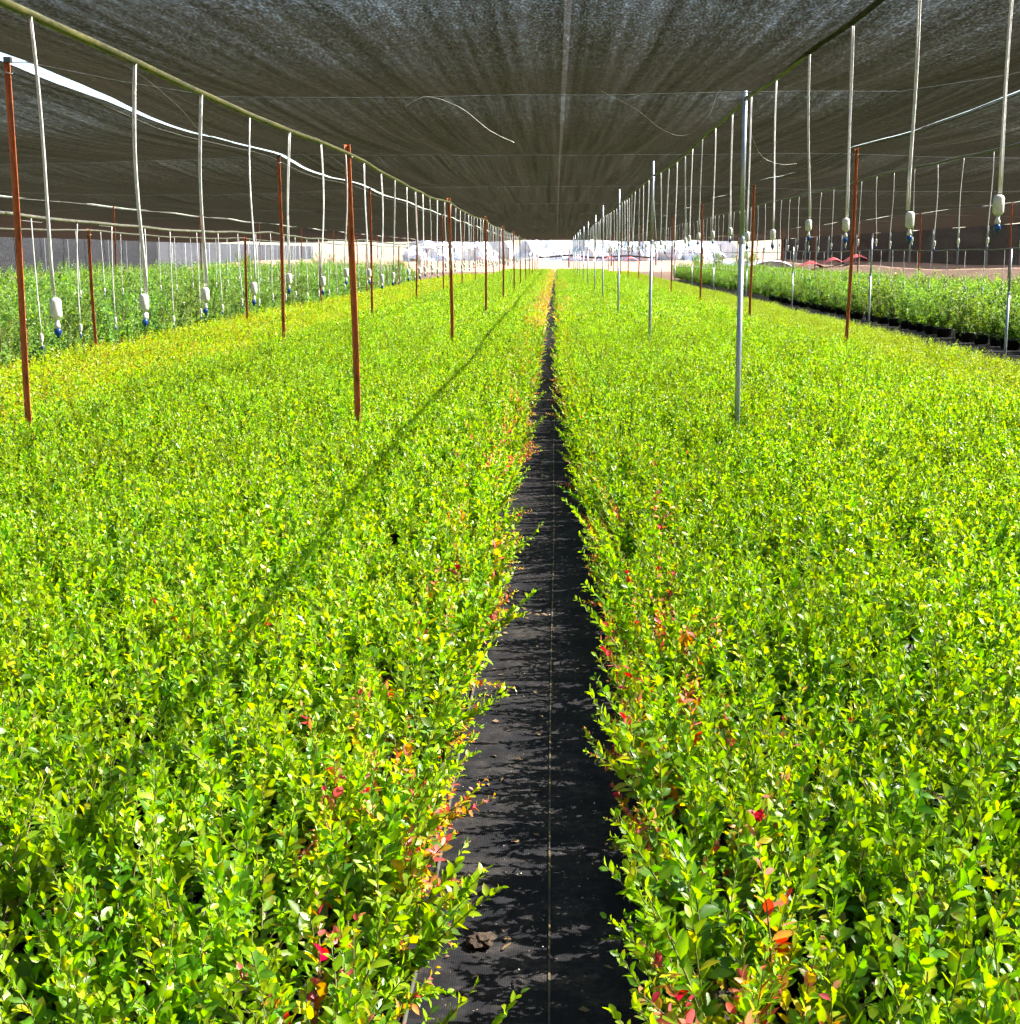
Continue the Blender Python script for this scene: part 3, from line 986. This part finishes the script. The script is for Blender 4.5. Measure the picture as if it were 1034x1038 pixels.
rows = []
for row in range(11):
    for y in np.arange(6, 100, .27):
        x = -4.62 - .255 * row + random.uniform(-.05, .05)
        if abs(y - 41.5 - row * .1) < .35: continue
        rows.append((x, y + random.uniform(-.06, .06), .01, random.choice(VAR['A'] if random.random() < .85 else VAR['Yl']), random.uniform(0, 6.28), 1.0, 1 + .2 * density(x, y, .6, 5) + random.uniform(-.1, .1)))
scatter('blueberry_bed', rows, 'low orange-tinged blueberry bed between tall red posts and left hedge', 'plants')
rows = []
for row in range(9):
    for y in np.arange(6, 118, .21):
        x = 4.55 + .2 * row + random.uniform(-.04, .04)
        rows.append((x, y + random.uniform(-.05, .05), .01, random.choice(VAR['O']), random.uniform(0, 6.28), 1.0, 1 + .14 * density(x, y, .6, 6) + random.uniform(-.07, .07)))
scatter('blueberry_bed', rows, 'low olive-green blueberry bed along the dark mat on the right', 'plants')

# tall hedges: the front row bush by bush, the rest as one mass
BPOT = MB(); BPOT.lathe([(.12, 0), (.145, .17), (.152, .172), (.153, .195), (.142, .197), (.135, .17)], 14)
bpot_me = BPOT.mesh('pot', M['black_plastic'], True)
def hedge(xf, dirx, nrow, y0, y1, lab_front, group, lab_rest, ymax_ind, hs=1.0, bc='T'):
    rest = []; k = 0; BUSH = BUSHES[bc]
    for row in range(nrow):
        for y in np.arange(y0, y1, .56):
            x = xf + dirx * (.66 * row) + random.uniform(-.13, .13); yy = y + random.uniform(-.1, .1)
            sc = hs * (1 + .13 * density(x, yy, .4, 8) + random.uniform(-.2, .2))
            j = random.randrange(len(BUSH)); rot = random.uniform(0, 6.28)
            if row == 0 and yy < ymax_ind:
                k += 1
                p = empty('blueberry_bush', (x, yy, .01), (0, 0, rot))
                tag(p, lab_front % ordw(k), 'bush', group)
                link('pot', bpot_me, p)
                cn = link('canes', BUSH[j][0], p); cn.scale = (1, 1, sc)
                fo = link('foliage', BUSH[j][1], p); fo.scale = (1, 1, sc); fo['kind'] = 'stuff'
            else:
                rest.append((x, yy, .01, VAR[bc][j], rot, 1.0, sc))
    scatter('blueberry_hedge', rest, lab_rest, 'hedge')
hedge(-7.95, -1, 13, 8, 78, 'tall blueberry bush in front row of left hedge, %s from the camera', 'front row of the left hedge', 'tall pale green hedge of blueberry bushes on the left', 46, 1.0, 'H')
hedge(8.3, 1, 7, 10, 98, 'tall blueberry bush in front row of right hedge, %s from the camera', 'front row of the right hedge', 'tall green hedge of blueberry bushes on the right', 54, .82)

# ------------------------------------------------------------------ walkway details
b = MB(); b.tube([(-.335 + .02 * mnoise.noise(Vector((y * .6, 0, 0))), y, .02) for y in np.arange(-2, 30, .25)], .006, 6)
o = link('drip_line', b.mesh('drip_line', M['dark_pipe'], True)); tag(o, 'thin drip tube lying along the left edge of the walkway', 'tube')
lit = MB()
for i in range(260):
    y = 1.8 + 14 * random.random() ** 1.5; x = random.choice((-1, -1, 1)) * random.uniform(.02, .33)
    L = random.uniform(.012, .038); a = random.uniform(0, 6.28); z = mat_z(x, y) + .004
    d = Vector((math.cos(a), math.sin(a), random.uniform(0, .35))); sd = Vector((-math.sin(a), math.cos(a), random.uniform(-.3, .3)))
    p = Vector((x, y, z))
    lit.add([p, p + d * L * .5 + sd * L * .24, p + d * L, p + d * L * .5 - sd * L * .24 + Vector((0, 0, .003))], [(0, 1, 2), (0, 2, 3)], 0)
for i in range(160):
    y = 1.8 + 9 * random.random() ** 1.4; x = random.uniform(-.36, .3); s = random.uniform(.0015, .0045)
    c_ = Vector((x, y, mat_z(x, y) + s * .7)); a = random.uniform(0, 6.28)
    ring = [c_ + Vector((math.cos(a + k * 1.257) * s * random.uniform(.6, 1.3), math.sin(a + k * 1.257) * s * random.uniform(.6, 1.3), random.uniform(-.3, .3) * s)) for k in range(5)]
    lit.add(ring + [c_ + Vector((0, 0, s * .8)), c_ - Vector((0, 0, s * .8))], [(k, (k + 1) % 5, 5) for k in range(5)] + [((k + 1) % 5, k, 6) for k in range(5)], 1)
o = link('leaf_litter', lit.mesh('leaf_litter', [M['dry_leaf'], M['perlite']])); tag(o, 'dry leaves and white grit scattered on the black walkway', 'litter', None, 'stuff')
bm = bmesh.new(); bmesh.ops.create_icosphere(bm, subdivisions=3, radius=.032)
for v in bm.verts:
    k = 1 + .5 * mnoise.noise(v.co * 60) + .3 * mnoise.noise(v.co * 140)
    v.co = Vector((v.co.x * k * 1.1, v.co.y * k, v.co.z * k * .5))
me = bpy.data.meshes.new('soil_clump'); bm.to_mesh(me); bm.free(); me.materials.append(M['soil'])
o = link('soil_clump', me, None, (-.185, 3.27, .025)); tag(o, 'small dark clump of soil on the walkway near the left bed', 'soil')

# ------------------------------------------------------------------ far end: film tunnels, tarps, shrubs
def tunnel(x, y, wd, h, ln, label, wall=1.1, rot=0):
    z0 = ground_z(x, y) - .05
    p = empty('film_tunnel', (x, y, z0), (0, 0, rot)); tag(p, label, 'tunnel', 'white film tunnels at the far end')
    n = 14; prof = [(-wd / 2, 0)] + [(-wd / 2 * math.cos(math.pi * k / n), wall + (h - wall) * math.sin(math.pi * k / n)) for k in range(n + 1)] + [(wd / 2, 0)]
    ys = np.linspace(0, ln, 13)
    b = MB(); vs = []
    for j, yy in enumerate(ys):
        s = .04 * (j % 2)
        vs += [(px * (1 - s * .5), yy, pz * (1 - s)) for px, pz in prof]
    m = len(prof)
    b.add(vs, [(j * m + i, j * m + i + 1, (j + 1) * m + i + 1, (j + 1) * m + i) for j in range(len(ys) - 1) for i in range(m - 1)])
    link('film_cover', b.mesh('film_cover', M['cover'], True), p)
    for yy in np.linspace(0, ln, 7):
        hb = MB(); hb.tube([(px * 1.005, yy, pz * 1.01 + .02) for px, pz in prof], .035, 5)
        link('hoop', hb.mesh('hoop', M['galv']), p)
    # front wall with a doorway
    dw, dh = .9, 2.0
    b = MB(); vs = []; fs = []
    k = 0
    for px, pz in prof:
        inx = abs(px) < dw
        vs += [(px, .06, 0), (px, .06, pz)]
    fs = [(2 * i, 2 * i + 2, 2 * i + 3, 2 * i + 1) for i in range(len(prof) - 1)]
    b.add(vs, fs); link('front_wall', b.mesh('front_wall', M['cover']), p)
    for sx in (-1, 1):
        b = MB(); b.box((sx * dw, 0, dh / 2), (.06, .06, dh)); link('door_post', b.mesh('door_post', M['rust']), p)
TUN = [(-17.2, 192, 6.8, 3.25, 40), (-10, 196, 7, 3.35, 40), (-2.2, 185, 4.6, 3.0, 34), (3.6, 190, 4.8, 3.15, 34),
       (9.2, 188, 5.4, 3.3, 36), (15.2, 192, 5.6, 3.35, 40), (22, 197, 6.5, 2.8, 40)]
TL = ['leftmost white film tunnel at the far end', 'second white film tunnel from the left at far end', 'white film tunnel straight behind the walkway, just left', 'white film tunnel straight behind the walkway, just right',
      'white film tunnel behind the first far grey posts', 'second white film tunnel from the right at far end', 'rightmost white film tunnel at the far end']
for t, l in zip(TUN, TL): tunnel(*t, label=l)

def heap(x, y, wd, h, dp, seed, label):
    bm_ = bmesh.new(); bmesh.ops.create_icosphere(bm_, subdivisions=4, radius=1.0)
    for v in bm_.verts:
        k = 1 + .42 * mnoise.noise(v.co * 1.5 + Vector((seed, 0, 0))) + .22 * mnoise.noise(v.co * 4 + Vector((0, seed, 0))) + .08 * mnoise.noise(v.co * 11)
        v.co = Vector((v.co.x * k * wd / 2, v.co.y * k * dp / 2, max(v.co.z * k, -.12) * h))
    me_ = bpy.data.meshes.new('plastic_heap'); bm_.to_mesh(me_); bm_.free(); me_.materials.append(M['sheet'])
    o_ = link('plastic_heap', me_, None, (x, y, ground_z(x, y))); tag(o_, label, 'heap', 'white plastic heaps at the far end')
M['sheet'] = simple('white_sheeting', (.82, .83, .85), (.55, .6, .68), 1.6, .5, 0, .9)
for i, (x, y, wd, h, dp) in enumerate(((-15.5, 176, 6.5, 2.2, 4), (-10.4, 179, 5, 2.5, 4), (-3.4, 178, 3.6, 2.7, 4), (.2, 180, 4.2, 1.9, 4), (3.6, 178, 3.8, 2.6, 4), (6.8, 179, 4.0, 2.3, 4), (10.2, 178, 4.4, 3.0, 4), (14.3, 179, 4.6, 2.7, 4), (18.8, 178, 5, 1.9, 4))):
    heap(x, y, wd, h, dp, i * 7.3, 'lumpy heap of white plastic sheeting, %s from the left at far end' % ordw(i + 1))

def far_post(x, y, h, label):
    p = MB(); z = ground_z(x, y); p.tube([(x, y, z - .2), (x, y, z + h)], .09, 6)
    p.box((x, y, z + h + .05), (.5, .1, .1))
    o = link('rusty_post', p.mesh('rusty_post', M['rust'])); tag(o, label, 'post', 'rusty posts at the far end')
for i, x in enumerate((-14, -9.6, -5.4, 1.4, 6.1, 11.2, 15.8)):
    far_post(x, 152 + 3 * (i % 3), 1.9, '%s rusty post from the left on the far sand' % ordw(i + 1))
hs = MB(); hs.tube([(x, 175, ground_z(x, 175) + .55 + .12 * math.sin(x * .9)) for x in np.arange(-2.5, 13, .5)], .12, 6)
o = link('dark_hose', hs.mesh('dark_hose', M['black_plastic'], True)); tag(o, 'thick dark hose strung before the far white tunnels', 'hose')

def tarp(x, y, wd, h, label):
    b = MB(); z = ground_z(x, y); n = 6; vs = []
    for j in range(n + 1):
        for i in range(n + 1):
            u = i / n * 2 - 1; v = j / n * 2 - 1
            zz = h * max(0, (1 - abs(u) ** 1.6)) * (1 - .35 * abs(v) ** 2) + .06 * mnoise.noise(Vector((x + u * 3, v * 3, 0)))
            vs.append((x + u * wd / 2, y + v * wd * .5, z + max(zz, 0) + .1))
    b.add(vs, [(j * (n + 1) + i, j * (n + 1) + i + 1, (j + 1) * (n + 1) + i + 1, (j + 1) * (n + 1) + i) for j in range(n) for i in range(n)])
    o = link('red_tarp', b.mesh('red_tarp', M['red_tarp'], True)); tag(o, label, 'tarp', 'red tarps at the far end')
tarp(2.6, 174, 1.6, .55, 'small red tarp heap right of the walkway end')
tarp(6.6, 174, 1.5, .5, 'red tarp heap before the white tunnels, middle one')
tarp(9.2, 173, 1.9, .5, 'red tarp heap before the white tunnels, right one')
tarp(-9.4, 173, 1.2, .5, 'small red tarp heap left of the walkway end')
tarp(18.2, 101, 1.9, .55, 'red tarp heap on the sand, left one behind right hedge')
tarp(19.4, 99, 1.5, .5, 'red tarp heap on the sand, middle one behind right hedge')
tarp(20.4, 96, 1.7, .5, 'red tarp heap on the sand, right one behind right hedge')
b = MB(); b.lathe([(.28, 0), (.3, .3), (.28, .6), (.3, .85), (.26, .9)], 12)
o = link('orange_barrel', b.mesh('orange_barrel', M['orange'], True), None, (-14.2, 130, ground_z(-14.2, 130) + .6)); o.scale = (1.2, 1.2, 1.2)
o.location.z = ground_z(-14.2, 130); tag(o, 'small orange barrel on the sand behind the left hedge', 'barrel')

def shrub(x, y, h, rad, label):
    z = ground_z(x, y)
    p = empty('shrub', (x, y, z)); tag(p, label, 'shrub', 'shrubs on the far sand')
    r = rng
    stg, g = bush_geo(r, h, rad, 60, 'T', .0)
    link('trunk', stg.mesh('trunk', [M['stem'], M['stem']]), p)
    f = link('crown', g.mesh('crown', [M['leaf']]), p); f['kind'] = 'stuff'
for i, (x, y, h, rad) in enumerate(((11.5, 112, 1.7, .9), (12.6, 108, 2.0, 1.1), (13.9, 106, 1.9, 1.2), (15.2, 110, 1.9, 1.1), (-20, 120, 2.0, 1.5), (-25, 112, 1.8, 1.5))):
    shrub(x, y, h, rad, '%s dark green shrub on the sand %s' % (['nearest the tunnels, first', 'second', 'third', 'fourth', 'first', 'second'][i], 'behind the right hedge' if x > 0 else 'behind the left hedge'))
tunnel(16.6, 108, 3.6, 1.0, 8, 'small low grey-white film tunnel on sand behind right hedge', .3, 0.4)

print('objects', len(bpy.data.objects))
